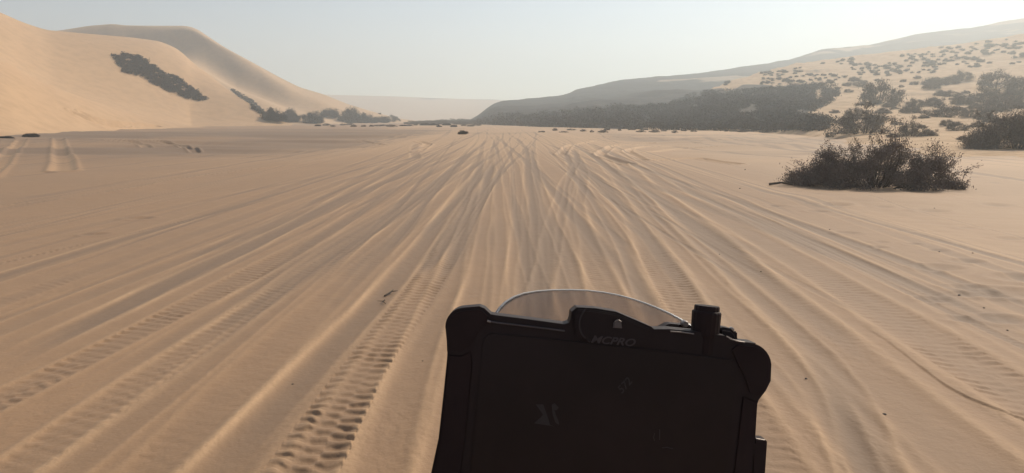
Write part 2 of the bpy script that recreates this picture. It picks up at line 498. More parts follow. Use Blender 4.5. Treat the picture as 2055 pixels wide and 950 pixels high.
# ------------------------------------------------------------------ dunes and hills (real distance, height and depth)
BVH = {}
def sheet(name, mat, a0, a1, da, base, crest, prof, back=1.5, nrow=120, zfun=None, attrs=None, win=0.006, zbase=-0.4):
    aa = np.radians(np.arange(a0, a1, da))
    Ab, Rb = tab(base, 'r'); Ac, Rc = tab(crest, 'r'); At, Tc = tab(crest, 'te')
    rb = smooth_interp(aa, Ab, Rb, .02); rc = smooth_interp(aa, Ac, Rc, .02); tc = smooth_interp(aa, At, Tc, win)
    rc = np.maximum(rc, rb + 1.5)
    zc = EYE + rc * tc
    s = np.concatenate([np.linspace(-.06, 1, nrow), np.linspace(1.02, 1 + back, 40)])
    S, AA = np.meshgrid(s, aa, indexing='ij')
    RB = rb[None]; RC = rc[None]; ZC = zc[None]
    R = RB + (RC - RB) * S
    Z = prof(np.clip(S, 0, 1), ZC, RB, RC)
    Z = np.where(S < 0, zbase * (-S / .06), Z)
    bk = np.clip((S - 1) / back, 0, 1)
    Z = np.where(S > 1, ZC * (1 - bk * bk * (3 - 2 * bk)) + zbase * bk, Z)
    X = R * np.sin(AA); Y = R * np.cos(AA)
    if zfun is not None: Z = Z + zfun(X, Y, np.clip(S, 0, 2), ZC)
    v = np.stack([X.ravel(), Y.ravel(), Z.ravel()], 1)
    f = grid_faces(len(s), len(aa))[:, ::-1]
    at = attrs(X.ravel(), Y.ravel(), Z.ravel()) if attrs else None
    me = np_mesh(name, v, f, mat, True, at)
    o = add(name, me); tag(o, kind='structure')
    BVH[name if name not in BVH else name + '2'] = BVHTree.FromPolygons(v.tolist(), f.tolist())
    return o

# near dune on the left
A_base = [(-900,280,66),(-400,272,74),(0,262,84),(150,260,105),(300,257,130),(450,254,155),(560,250,172),(590,248,178)]
A_crest = [(-900,-60,150),(-400,-60,180),(-150,-30,190),(0,25,202),(45,45,206),(90,60,210),(130,64,214),(200,70,218),(260,75,222),(320,83,228),(350,95,232),(365,105,230),(385,125,224),(420,150,212),(470,190,196),(520,221,186),(560,243,180),(590,250,181)]
def profA(S, ZC, RB, RC):
    t = S * .88 + .12 * S ** 3
    toe = S ** 1.35
    return ZC * (toe * (1 - S) + t * S)
def zA(X, Y, S, ZC):
    m = np.sin(np.clip(S, 0, 1) * np.pi)
    lobes = 4.6 * np.sin((Y * .9 - X * .55) * .055 + 1.2) + 1.0 * fbm(X * .018 + 3, Y * .018, 81, 3)
    return m * (lobes + .12 * fbm(X * .15, Y * .15, 83, 4)) * np.clip(ZC / 20, 0, 1)
sheet('sand_dune', M_DUNE, -56, -18, .09, A_base, A_crest, profA, 1.2, 330, zA)

def rut_on(obj_name, poly, wd, dep):
    o = bpy.data.objects[obj_name]; me = o.data; b = BVH['sand_dune']; Q = []
    for i in range(len(poly) - 1):
        for k in range(6):
            t = k / 6; px = poly[i][0] * (1 - t) + poly[i + 1][0] * t; py = poly[i][1] * (1 - t) + poly[i + 1][1] * t
            h = b.ray_cast(Vector((0, 0, EYE)), Vector(ray(px, py)).normalized())
            if h[0] is not None: Q.append((h[0].x, h[0].y))
    Q = np.array(Q); co = np.empty(len(me.vertices) * 3); me.vertices.foreach_get('co', co); co = co.reshape(-1, 3)
    idx = np.nonzero((co[:, 0] > Q[:, 0].min() - 2) & (co[:, 0] < Q[:, 0].max() + 2) & (co[:, 1] > Q[:, 1].min() - 2) & (co[:, 1] < Q[:, 1].max() + 2))[0]
    X = co[idx, :2]; best = np.full(len(idx), 1e9)
    for a_, b_ in zip(Q[:-1], Q[1:]):
        ab = b_ - a_; t_ = np.clip(((X - a_) @ ab) / (ab @ ab + 1e-9), 0, 1)
        best = np.minimum(best, np.hypot(*(X - a_ - t_[:, None] * ab).T))
    u = best / (wd * .5)
    co[idx, 2] += -dep * np.exp(-u ** 4) + dep * .5 * np.exp(-((u - 1.5) / .4) ** 2)
    me.vertices.foreach_set('co', co.ravel()); me.update()
rut_on('sand_dune', [(150,229),(170,238),(190,246),(215,251),(260,254)], 1.2, .45)
rut_on('sand_dune', [(170,231),(190,240),(215,247),(250,252),(330,255)], 1.2, .4)

# back dune
B_base = [(-300,262,215),(130,258,235),(350,256,240),(575,251,215),(640,250,222),(720,249,240),(800,247,262),(850,246,290)]
B_crest = [(-300,80,380),(0,76,375),(130,60,370),(160,55,368),(180,52,366),(230,48,360),(245,51,358),(300,52,352),(375,52,345),(395,58,340),(420,75,334),(450,95,326),(500,122,316),(560,155,306),(600,175,300),(650,190,300),(700,210,300),(760,228,300),(800,238,305),(850,245,310)]
def profB(S, ZC, RB, RC):
    return ZC * (S ** 1.25 * (1 - S) + S * (.93 * S + .07))
def zB(X, Y, S, ZC):
    A = np.arctan2(X, Y)
    a1, a2 = az_te(365, 105)[0], az_te(560, 235)[0]
    # hollow between the crest spur and the lower face
    path = np.interp(A, [az_te(240, 60)[0], az_te(420, 120)[0], az_te(520, 160)[0], az_te(620, 210)[0], az_te(700, 235)[0]], [.93, .72, .62, .45, .3])
    hol = -np.exp(-((S - path) / .17) ** 2) * 5.5 * np.clip(ZC / 30, 0, 1)
    spur = np.exp(-((S - path - .22) / .12) ** 2) * 2.2 * np.clip(ZC / 30, 0, 1) * (S < 1.2)
    m = np.sin(np.clip(S, 0, 1) * np.pi)
    hol = hol * sstep(1.0, .86, S); spur = spur * sstep(1.0, .9, S)
    return hol + spur + m * (1.2 * fbm(X * .02, Y * .02, 91, 3)) * np.clip(ZC / 20, 0, 1)
sheet('sand_dune', M_DUNE_B, -44, -7.2, .1, B_base, B_crest, profB, 1.0, 140, zB)

# far pale ridge closing the valley
D_base = [(300,244,600),(1300,244,600)]
D_crest = [(300,196,880),(560,193,880),(640,190,880),(720,192,880),(800,194,890),(870,197,900),(930,199,900),(990,200,900),(1060,205,900),(1300,212,900)]
def zD(X, Y, S, ZC): return np.sin(np.clip(S, 0, 1) * np.pi) * 3.0 * fbm(X * .012, Y * .012, 93, 4)
def aD(X, Y, Z):
    s = .38 + .42 * sstep(23.5, 26, Z + 1.5 * fbm(X * .01, Y * .003, 95, 3)) * sstep(-.2, .3, fbm(X * .012 + 2, Y * 0, 96, 2)) + .25 * sstep(-60, 20, X) * sstep(12, 4, Z) * fbm(X * .02, Y * .01, 97, 3)
    return {'scrub_shade': s}
sheet('distant_ridge', M_RIDGE, -34, 14, .12, D_base, D_crest, lambda S, ZC, RB, RC: ZC * (S ** 1.1), .8, 60, zD, aD)

# dark rocky hill on the right, running up to the far skyline
C2_base = [(925,247,262),(945,250,215),(1000,253,175),(1100,257,138),(1200,259,122),(1300,261,112),(1400,262,108),(1500,262,130),(1700,262,210),(2055,262,300),(2700,262,330)]
C2_crest = [(925,247,275),(945,240,290),(965,228,300),(980,215,310),(1000,204,320),(1080,197,345),(1140,188,365),(1150,182,370),(1200,170,390),(1250,160,410),(1320,154,430),(1400,147,455),(1500,133,490),(1580,121,520),(1620,109,540),(1650,99,550),(1750,90,590),(1800,78,610),(1830,71,620),(1860,66,630),(1960,55,660),(2000,46,670),(2055,37,680),(2300,0,700),(2700,-60,700)]
def profC2(S, ZC, RB, RC):
    tb = -EYE / RB; tc = (ZC - EYE) / RC
    te = tb + (tc - tb) * S ** .62
    return EYE + (RB + (RC - RB) * S) * te
def zC2(X, Y, S, ZC):
    m = np.sin(np.clip(S, 0, 1) ** .7 * np.pi)
    return m * np.clip(ZC / 25, 0, 1) * (3.0 * fbm(X * .02, Y * .02, 101, 5) + 1.6 * (1 - np.abs(fbm(X * .03 + 5, Y * .012, 103, 4)) * 2)) + .5 * fbm(X * .08, Y * .08, 104, 3) * np.clip(ZC / 15, 0, 1) * (S < 1.3)
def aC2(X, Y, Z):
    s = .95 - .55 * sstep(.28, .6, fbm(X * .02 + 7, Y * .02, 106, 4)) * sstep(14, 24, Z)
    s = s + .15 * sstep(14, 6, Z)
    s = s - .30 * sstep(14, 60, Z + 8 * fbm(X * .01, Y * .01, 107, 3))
    return {'scrub_shade': s}
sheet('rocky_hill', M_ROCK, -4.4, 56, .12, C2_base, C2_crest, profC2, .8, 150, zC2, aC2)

# sandy slope dotted with scrub, right
C1_base = [(1290,262,106),(1400,262,103),(1500,262,97),(1580,266,84),(1660,273,66),(1750,284,51),(1900,295,42),(2055,300,38),(2400,312,33),(3200,330,30)]
C1_crest = [(1290,259,112),(1330,250,130),(1380,215,165),(1430,178,210),(1500,152,240),(1600,129,270),(1700,116,290),(1800,104,300),(1900,90,315),(2055,70,330),(2400,20,340),(3200,-60,340)]
def profC1(S, ZC, RB, RC):
    tb = -EYE / RB; tc = (ZC - EYE) / RC
    te = tb + (tc - tb) * S ** .70
    return EYE + (RB + (RC - RB) * S) * te
def zC1(X, Y, S, ZC):
    m = np.clip(S * 6, 0, 1) * sstep(1.3, 1.0, S)
    r = np.hypot(X, Y)
    return m * (.55 * fbm(X * .07, Y * .07, 111, 4) * np.clip(r / 120, .3, 1.6) + .35 * np.abs(fbm(X * .25, Y * .18, 112, 3)) * np.clip(r / 150, .4, 1))
def aC1(X, Y, Z):
    s = .36 + .10 * fbm(X * .03, Y * .03, 115, 3)
    # bank at the left end: scrub, and the slope's shade painted in dark
    A = np.degrees(np.arctan2(X, Y)); r = np.hypot(X, Y); te = (Z - EYE) / r
    edge = 23.4 + 2.2 * fbm(r * .03, A * 0, 116, 3)
    up = np.interp(A, [12, 15, 19, 23, 26], [.018, .036, .043, .046, .040]) + .006 * fbm(A * .9, r * .02, 117, 3)
    k = sstep(edge + .8, edge - .8, A) * sstep(up + .002, up - .002, te) * sstep(-.4, .35, fbm(X * .05 + 3, Y * .05, 118, 4) + .75)
    k = k * sstep(0.15, .7, Z)
    return {'scrub_shade': s + .6 * k}
sheet('sandy_hillside', M_SLOPE, 11, 62, .1, C1_base, C1_crest, profC1, 1.2, 230, zC1, aC1, zbase=-.3)

GB = BVHTree.FromPolygons([(-400, -10, 0), (400, -10, 0), (400, 900, 0), (-400, 900, 0)], [(0, 1, 2, 3)])
def cast(px, py, names=None):
    o = Vector((0, 0, EYE)); d = Vector(ray(px, py)).normalized()
    best = None
    for k, b in list(BVH.items()) + [('g', GB)]:
        if names and k not in names: continue
        h = b.ray_cast(o, d)
        if h[0] is not None and (best is None or h[3] < best[3]): best = h
    return best

def drop(x, y):
    """height of the highest surface under (x, y)"""
    z = -1e9
    for b in list(BVH.values()) + [GB]:
        h = b.ray_cast(Vector((x, y, 300)), Vector((0, 0, -1)))
        if h[0] is not None: z = max(z, h[0].z)
    return z

# ------------------------------------------------------------------ shrubs
def tube(V, F, pts, r0, r1, ns=5):
    base = len(V); n = len(pts)
    for i, p in enumerate(pts):
        t = i / (n - 1); r = r0 * (1 - t) + r1 * t
        d = (pts[min(i + 1, n - 1)] - pts[max(i - 1, 0)])
        if d.length < 1e-6: d = Vector((0, 0, 1))
        d.normalize(); a = d.orthogonal().normalized(); b = d.cross(a)
        for k in range(ns):
            q = p + (a * math.cos(2 * math.pi * k / ns) + b * math.sin(2 * math.pi * k / ns)) * r
            V.append(q[:])
    for i in range(n - 1):
        for k in range(ns):
            F.append((base + i * ns + k, base + i * ns + (k + 1) % ns, base + (i + 1) * ns + (k + 1) % ns, base + (i + 1) * ns + k))

def sprigs(centres, axes, length, width, g):
    """one thin four-cornered sprig per row"""
    n = len(centres)
    ax = axes / np.linalg.norm(axes, axis=1, keepdims=True)
    rv = g.normal(size=(n, 3)); sd = np.cross(ax, rv); sd /= np.linalg.norm(sd, axis=1, keepdims=True) + 1e-9
    L = (length * g.uniform(.6, 1.3, n))[:, None]; W = (width * g.uniform(.6, 1.3, n))[:, None]
    v = np.stack([centres - ax * L * .5, centres + sd * W * .5, centres + ax * L * .5, centres - sd * W * .5], 1).reshape(-1, 3)
    f = np.arange(n * 4).reshape(-1, 4)
    return v, f

def bush(seed, width, depth, height, ncl, nleaf, leaf, env=None, cl=.16, stem_r=.012, stems=True):
    g = np.random.default_rng(seed)
    C = []
    while len(C) < ncl:
        x, y = g.uniform(-1, 1, 2)
        q = x * x + y * y
        if q > 1: continue
        top = (env(x) if env else 1.0) * math.sqrt(max(0.0, 1 - q * .85))
        top *= .82 + .3 * float(vnoise(np.array([x * 4 + seed]), np.array([y * 3.0]), seed)[0])
        z = top * g.uniform(.05, 1.0) ** .8
        C.append((x * width / 2, y * depth / 2, z * height))
    C = np.array(C)
    pts = []; axs = []
    per = nleaf // ncl
    for c in C:
        s = cl * g.uniform(.6, 1.25)
        p = g.normal(size=(per, 3)) * np.array([s, s, s * .85]) * .62 + c
        a = g.normal(size=(per, 3)) * .55 + (c * np.array([.8, .8, 0]) / max(width, .1) + np.array([0, 0, .9]))
        pts.append(p); axs.append(a)
    P = np.concatenate(pts); Aa = np.concatenate(axs)
    P[:, 2] = np.abs(P[:, 2]) + .01
    lv, lf = sprigs(P, Aa, leaf, leaf * .34, g)
    V = []; F = []
    if stems:
        rs = random.Random(seed)
        for c in C:
            root = Vector((c[0] * .25 + rs.uniform(-.05, .05) * width * .3, c[1] * .3, -.05 * height))
            end = Vector(c) * 1.0 + Vector((0, 0, .02))
            mid = root.lerp(end, .5) + Vector((c[0] * .10, c[1] * .1, -.03 * height + rs.uniform(-.06, .06) * height))
            pp = [root, root.lerp(mid, .55), mid, mid.lerp(end, .6), end]
            tube(V, F, pp, stem_r * rs.uniform(.6, 1.5), stem_r * .25, 4)
            for k in range(2):
                e2 = end + Vector((rs.gauss(0, 1), rs.gauss(0, 1), abs(rs.gauss(0, 1)))) * cl * 1.0
                tube(V, F, [pp[3], pp[3].lerp(e2, .6) + Vector((0, 0, .02)), e2], stem_r * .4, stem_r * .15, 3)
    return (lv, lf), (V, F)

def make_shrub(name, label, seed, width, depth, height, ncl, nleaf, leaf, mat, env=None, cl=.16, stem_r=.012, cat='shrub', group=None, wisps=0):
    (lv, lf), (V, F) = bush(seed, width, depth, height, ncl, nleaf, leaf, env, cl, stem_r)
    if wisps:
        g = np.random.default_rng(seed + 5); P = []; X = []
        for k in range(wisps):
            x, y = g.uniform(-.95, .95), g.uniform(-.8, .8)
            t = (env(x) if env else 1) * math.sqrt(max(.1, 1 - y * y))
            a = Vector((x * width / 2 * .9, y * depth / 2 * .8, t * height * g.uniform(.55, .85)))
            b = a + Vector((x * .25 + g.normal() * .14, g.normal() * .12, g.uniform(.12, .42)))
            m = a.lerp(b, .5) + Vector((g.normal() * .03, g.normal() * .03, .02))
            tube(V, F, [a, m, b], stem_r * .35, stem_r * .12, 3)
            for q in range(70):
                u = g.uniform(0, 1) ** .7; p = a.lerp(b, u)
                P.append([p.x + g.normal() * .04, p.y + g.normal() * .04, p.z + g.normal() * .03]); X.append([g.normal() * .5 + x, g.normal() * .5, .8])
        v2, f2 = sprigs(np.array(P), np.array(X), leaf, leaf * .3, g)
        lf = np.concatenate([lf, f2 + len(lv)]); lv = np.concatenate([lv, v2])
    o = bpy.data.objects.new(name, None); COL.objects.link(o); o.empty_display_size = .2
    tag(o, label, cat, group)
    add('foliage', np_mesh('foliage', lv, lf, mat, False), o)
    vv = np.array(V); ff = np.array([f if len(f) == 4 else f + (f[-1],) for f in F])
    add('branches', np_mesh('branches', vv, ff, M_STEM, True), o)
    return o

def dup(o, loc, rz, scale, label, group=None):
    c = o.copy(); COL.objects.link(c)
    c.location = loc; c.rotation_euler = (0, 0, rz); c.scale = scale
    c['label'] = label
    if group: c['group'] = group
    for ch in o.children:
        d = ch.copy(); COL.objects.link(d); d.parent = c
    return c

# the large bush at right
def hero_env(x):
    a = np.interp(x, [-1, -.82, -.62, -.45, -.3, -.15, 0, .12, .25, .36, .46, .6, .72, .85, 1],
                  [.10, .28, .62, .66, .60, .70, .90, 1.02, .95, .62, .66, .78, .50, .52, .34])
    return float(a)
bx, by = gnd(1756, 379)
hero = make_shrub('desert_bush', 'large wispy grey-brown bush standing alone on the sand at right, dark shade at its foot', 21,
                  4.45, 2.3, 1.76, 190, 56000, .055, M_LEAF_H, hero_env, .19, .016, 'bush', None, 60)
hero.location = (bx + .28, by + .65, gz(bx, by) - .06)
hero.rotation_euler = (0, 0, rad(-14))

# copies share a handful of shrub shapes
PROTO = []
def proto_get(i, mat=M_LEAF):
    return PROTO[i]
protos_spec = [(31, 1.0, .9, .55), (32, 1.0, .8, .62), (33, 1.0, .9, .42), (34, 1.0, .9, .7)]
first_used = [False] * 8
for k, (sd, w_, d_, h_) in enumerate(protos_spec):
    PROTO.append(make_shrub('shrub', 'x', sd, w_, d_, h_, 34, 4200, .05, M_LEAF, None, .10, .008))
for k, (sd, w_, d_, h_) in enumerate(protos_spec):
    PROTO.append(make_shrub('shrub', 'x', sd + 20, w_, d_, h_, 46, 9000, .07, M_LEAF_D, None, .13, .008))

def put_shrub(px, py, wpx, hpx, label, kind=0, group=None, name='shrub', sink=.04):
    h = cast(px, py)
    if h is None: return None
    loc = h[0]; d = math.hypot(loc.x, loc.y)
    k = (d / FPX)
    Wm = wpx * k; Hm = hpx * k
    p = PROTO[kind]; ph = protos_spec[kind % 4][3]
    z = Hm / ph
    if not first_used[kind]:
        first_used[kind] = True
        p.location = (loc.x, loc.y, loc.z - sink * Hm); p.scale = (Wm, Wm * .9, z)
        p.rotation_euler = (0, 0, rr.uniform(0, 6.28) if wpx < 1.6 * hpx else 0)
        p['label'] = label
        if group: p['group'] = group
        return p
    o = dup(p, (loc.x, loc.y, loc.z - sink * Hm), rr.uniform(-.4, .4) if wpx >= 1.6 * hpx else rr.uniform(0, 6.28), (Wm, Wm * .9, z), label, group)
    return o

# foot-of-dune shrubs, left (px at the base centre, width, height)
D = 4
put_shrub(549, 242, 40, 22, 'dark shrub at the dune foot touching the low end of the slanting shrub line', D + 0)
put_shrub(584, 244, 34, 22, 'rounded dark shrub, left of the round pair at the dune foot', D + 1)
put_shrub(625, 247, 38, 24, 'rounded dark shrub, right of the round pair at the dune foot', D + 3)
put_shrub(661, 235, 30, 16, 'small dark slanting shrub alone on the pale foot of the back dune', D + 2)
put_shrub(706, 247, 44, 27, 'tall dark shrub heading a trailing clump at the far foot of the dunes', D + 1)
put_shrub(735, 247, 38, 18, 'lower dark shrub in the middle of the trailing clump below the dunes', D + 0)
put_shrub(763, 246, 30, 12, 'low grey-brown shrub ending the trailing clump below the dunes', D + 2)
put_shrub(790, 244, 26, 12, 'pale grey shrub right of the trailing clump at the valley end', 0)
put_shrub(930, 270, 18, 9, 'small dark bush sitting alone in the tracks far ahead', D + 3, name='bush')
put_shrub(62, 275, 20, 6, 'small brown tuft on the flat at the left, near the dune foot', D + 2)
put_shrub(8, 279, 22, 4.5, 'low brown tuft at the very left edge of the flat', D + 2)
for i in range(22):
    x_ = 640 + i * 15 + rr.uniform(-6, 6)
    put_shrub(x_, 253.5 + rr.uniform(-2.2, 1.6), rr.uniform(8, 22), rr.uniform(2.5, 5), 'tiny dark shrub in the broken line along the far edge of the flat', rr.choice([0, 1, 2, 4, 6]), 'tiny shrubs along the far edge of the flat')
for i in range(26):
    x_ = rr.uniform(822, 950); put_shrub(x_, 249.5 + rr.uniform(-4, 1) * (1 if x_ > 850 else .4), rr.uniform(18, 38), rr.uniform(5, 9), 'low dark shrub in the thin dark band where the valley closes', rr.choice([0, 1, 2]), 'low shrubs where the valley closes')

# right-hand slope, larger ones
BIG = [
 (1762, 207, 80, 42, 'rounded grey bush high on the sandy slope, above the bush with the trailing foot', 1),
 (1733, 268, 118, 50, 'broad dark bush on the slope foot directly behind the large lone bush', 3),
 (1715, 240, 46, 26, 'upright grey bush rising behind the broad dark bush on the slope foot', 3),
 (1998, 177, 66, 30, 'high hazy grey bush near the top right of the sandy slope', 1),
 (1980, 205, 50, 26, 'grey bush just below the high hazy bush at top right', 0),
 (1828, 274, 48, 32, 'dark bush with an upright crown at the slope foot, right of the large bush top', 3),
 (1863, 273, 32, 13, 'small dark mound shrub at the slope foot right of the upright dark bush', 2),
 (1665, 279, 22, 16, 'small dark shrub peeking out just left above the large lone bush', 3),
 (2048, 190, 60, 30, 'grey bush cut by the right frame edge, below the high hazy bush', 1),
 (1790, 215, 26, 12, 'small shrub at the right foot of the rounded grey bush high on the slope', 0),
]
for a in BIG: put_shrub(*a)
h_ = cast(2040, 299)[0]
edge_bush = make_shrub('desert_bush', 'large dark rounded bush at the slope foot, cut by the right frame edge', 77,
                       5.4, 3.4, 2.2, 120, 40000, .10, M_LEAF, lambda x: 1.0, .42, .02, 'bush', None, 30)
edge_bush.location = (h_.x + .6, h_.y + .8, h_.z - .1)
MED = [(900,360,90),(820,410,90),(1070,400,140),(1235,395,160),(1310,305,120),(1380,315,150),(1510,385,180),(1610,420,100),(1030,460,170),(780,465,130),(1340,500,280),
 (1560,500,160),(1360,580,140),(1440,620,170),(910,570,90),(1150,510,90),(590,390,70),(690,385,100),(450,215,80),(580,220,120),(460,275,80),(520,175,100),(300,190,70),(730,175,60),
 (940,230,40),(1060,205,70),(1250,210,200),(1380,195,150),(1500,165,150),(1900,385,250),(1780,450,220),(1700,520,160),(1990,420,150),(120,530,80),(300,550,120),(340,465,80),(1630,590,100),
 (1750,545,110),(960,180,50),(1090,150,60),(1530,285,60),(1440,345,90),(1220,240,140),(1950,300,120),(1850,560,120),(1480,440,90),(880,430,70),(700,560,160),(860,680,90),(1500,705,90),(210,600,80),(1130,600,70)]
for i, (X, Y, wd) in enumerate(MED):
    px = 1600 + X / 4.516; py = 120 + (Y + 22) / 4.516
    put_shrub(px, py, wd / 4.516 * 1.05, max(5, wd / 4.516 * rr.uniform(.32, .5)), 'low mounded grey-brown shrub on the sandy slope above the large lone bush', rr.choice([0, 1, 2, 2]), 'mounded shrubs on the sandy slope')

# specks far up the slope
poly_hi = [(1440,172),(1500,154),(1600,132),(1700,120),(1800,108),(1900,95),(2055,76),(2055,128),(1960,135),(1850,150),(1750,160),(1640,166),(1540,172)]
def inside(px, py, poly):
    c = False; j = len(poly) - 1
    for i in range(len(poly)):
        xi, yi = poly[i]; xj, yj = poly[j]
        if (yi > py) != (yj > py) and px < (xj - xi) * (py - yi) / (yj - yi) + xi: c = not c
        j = i
    return c
specks = []
while len(specks) < 290:
    px = rr.uniform(1440, 2055); py = rr.uniform(70, 175)
    if not inside(px, py, poly_hi): continue
    if float(vnoise(np.array([px * .012]), np.array([py * .05]), 5)[0]) < -.35: continue
    wd_ = rr.uniform(3.5, 9) * (1 if rr.random() < .8 else 1.5)
    specks.append((wd_, px, py, max(2, wd_ * rr.uniform(.4, .55))))
specks.sort(reverse=True)
for wd_, px, py, hh_ in specks[:120]:
    put_shrub(px, py, wd_, hh_, 'tiny dark shrub among many dotting the pale upper slope at right', rr.choice([0, 2, 2, 1]), 'tiny shrubs dotting the upper slope')
g_ = np.random.default_rng(9); PP = []; AX = []
for wd_, px, py, hh_ in specks[120:]:
    h = cast(px, py)
    if h is None: continue
    k = math.hypot(h[0].x, h[0].y) / FPX
    PP.append(g_.normal(size=(90, 3)) * np.array([wd_ * k * .25, wd_ * k * .25, hh_ * k * .25]) + np.array(h[0][:]) + np.array([0, 0, hh_ * k * .4])); AX.append(g_.normal(size=(90, 3)) + np.array([0, 0, .5]))
v_, f_ = sprigs(np.concatenate(PP), np.concatenate(AX), .42, .22, g_)
o_s = add('distant_scrub', np_mesh('distant_scrub', v_, f_, M_LEAF, False)); tag(o_s, kind='stuff')

# shrub masses grown over polygons of a slope
def thicket(name, poly, n, hgt, leaf, mat, seed, names=None, holes=(), label=None, cat=None, kind=None, squash=.5, lump=.35):
    g = np.random.default_rng(seed)
    xs = [p[0] for p in poly]; ys = [p[1] for p in poly]
    # clump centres first, then sprigs round them, so that the mass has an uneven top and gaps
    cen = []
    tries = 0
    while len(cen) < n // 60 and tries < 40000:
        tries += 1
        px = g.uniform(min(xs), max(xs)); py = g.uniform(min(ys), max(ys))
        if not inside(px, py, poly): continue
        if any(math.hypot((px - h[0]) / h[2], (py - h[1]) / h[3]) < 1 for h in holes): continue
        h = cast(px, py, names)
        if h is None: continue
        cen.append(h[0][:])
    cen = np.array(cen)
    P = np.repeat(cen, 60, axis=0); k = len(P)
    top = hgt * (.3 + 1.0 * (vnoise(P[:, 0] * lump, P[:, 1] * lump, seed) * .5 + .5))
    s = g.normal(size=(k, 3)) * np.array([1, 1, .35]) * hgt * squash
    P = P + s; P[:, 2] += top * g.uniform(0, 1, k) ** .8
    ax = g.normal(size=(k, 3)) + np.array([0, 0, .5])
    v, f = sprigs(P, ax, leaf, leaf * .5, g)
    o = add(name, np_mesh(name, v, f, mat, False)); tag(o, label, cat, None, kind)
    return o

DN = ('sand_dune', 'sand_dune2')
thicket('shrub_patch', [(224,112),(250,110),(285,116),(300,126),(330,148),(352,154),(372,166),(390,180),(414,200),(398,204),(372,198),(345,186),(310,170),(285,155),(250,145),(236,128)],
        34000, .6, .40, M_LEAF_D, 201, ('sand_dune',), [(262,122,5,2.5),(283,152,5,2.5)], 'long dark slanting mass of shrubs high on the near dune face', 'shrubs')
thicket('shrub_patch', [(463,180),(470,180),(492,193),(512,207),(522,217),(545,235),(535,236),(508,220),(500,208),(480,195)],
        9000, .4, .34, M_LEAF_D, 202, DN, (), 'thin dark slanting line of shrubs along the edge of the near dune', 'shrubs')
thicket('shrub_patch', [(752,228),(790,232),(806,243),(795,243),(770,234)], 700, .7, .5, M_LEAF, 203, None, (), 'thin grey streak of shrubs on the pale slope where the dunes end', 'shrubs')
thicket('scrub_thicket', [(1300,262),(1330,236),(1345,208),(1385,190),(1440,184),(1500,182),(1560,176),(1610,172),(1680,174),(1688,188),(1664,206),(1640,222),(1600,236),(1665,250),(1655,262),(1580,263),(1500,262)],
        120000, 1.15, .32, M_LEAF_T, 204, ('sandy_hillside', 'rocky_hill'), [(1500,226,26,7),(1642,192,9,12),(1610,228,22,7),(1560,243,40,3)], None, None, 'stuff', .32, .13)  # scrub over the bank; its dark leaves also stand in for slope shade
thicket('hill_scrub', [(945,250),(985,235),(1060,232),(1160,225),(1300,215),(1340,210),(1330,238),(1300,261),(1200,259),(1100,257),(1000,253)],
        40000, 1.1, .36, M_LEAF_T, 205, ('rocky_hill',), [(1062,232,5,6),(1110,238,10,4),(1300,244,10,10)], None, None, 'stuff')
for i in range(26):
    x_ = 1090 + i * 19 + rr.uniform(-8, 8)
    put_shrub(x_, 262.5 + rr.uniform(-1, 4.5), rr.uniform(8, 22), rr.uniform(3, 6), 'tiny dark shrub along the sand edge below the dark hill', rr.choice([0, 1, 2]), 'tiny shrubs below the dark hill')

# ------------------------------------------------------------------ stones, twigs, driftwood
def stone_mesh(seed):
    bm = bmesh.new(); bmesh.ops.create_icosphere(bm, subdivisions=2, radius=1)
    r_ = random.Random(seed)
    off = [Vector((r_.uniform(-1, 1), r_.uniform(-1, 1), r_.uniform(-1, 1))).normalized() for _ in range(7)]
    for v in bm.verts:
        for o in off:
            d_ = v.co.dot(o)
            if d_ > .62: v.co -= o * (d_ - .62)
        v.co.z *= .62
    me = bpy.data.meshes.new('stone'); bm.to_mesh(me); bm.free(); me.materials.append(M_STONE)
    return me
SM = [stone_mesh(s) for s in range(4)]
STONES = [(1495,342,.05,'small dark stone on the sand left of the large bush, the farther of two'),(1485,379,.045,'small dark stone on the sand left of the large bush, the nearer of two'),
 (1875,421,.03,'pebble on the sand just below the right end of the large bush'),(1527,543,.02,'pebble beside the tracks, halfway between the large bush and the black knob'),
 (1618,756,.02,'pebble between two ruts right of the tablet'),(1775,829,.022,'pebble lying deep in the lower right rut'),(587,766,.014,'tiny pebble on the crust left of the bold tread print'),
 (1665,462,.025,'pebble below the left end of the large bush'),(1885,507,.022,'dark pebble on rippled sand at right, left of a pair'),(1952,509,.022,'dark pebble on rippled sand at right, right of a pair'),
 (1444,507,.018,'pebble beside a rut above the black knob'),(1053,627,.010,'tiny pebble seen through the clear windscreen'),(2022,661,.018,'pebble near the right frame edge beside the wide tread'),
 (848,722,.012,'tiny dark chip on the sand just left of the tablet corner'),(1925,592,.03,'flat dark chip on the sand at right, by the footprints'),(1975,617,.02,'second flat chip on the sand by the footprints')]
for i, (px, py, s, lab) in enumerate(STONES):
    x_, y_ = gnd(px, py)
    o = add('stone', SM[i % 4]); s *= .62; o.location = (x_, y_, gz(x_, y_) + s * .25); o.scale = (s, s * .8, s * .8); o.rotation_euler = (0, 0, rr.uniform(0, 6))
    tag(o, lab, 'stone', 'dark stones on the sand')
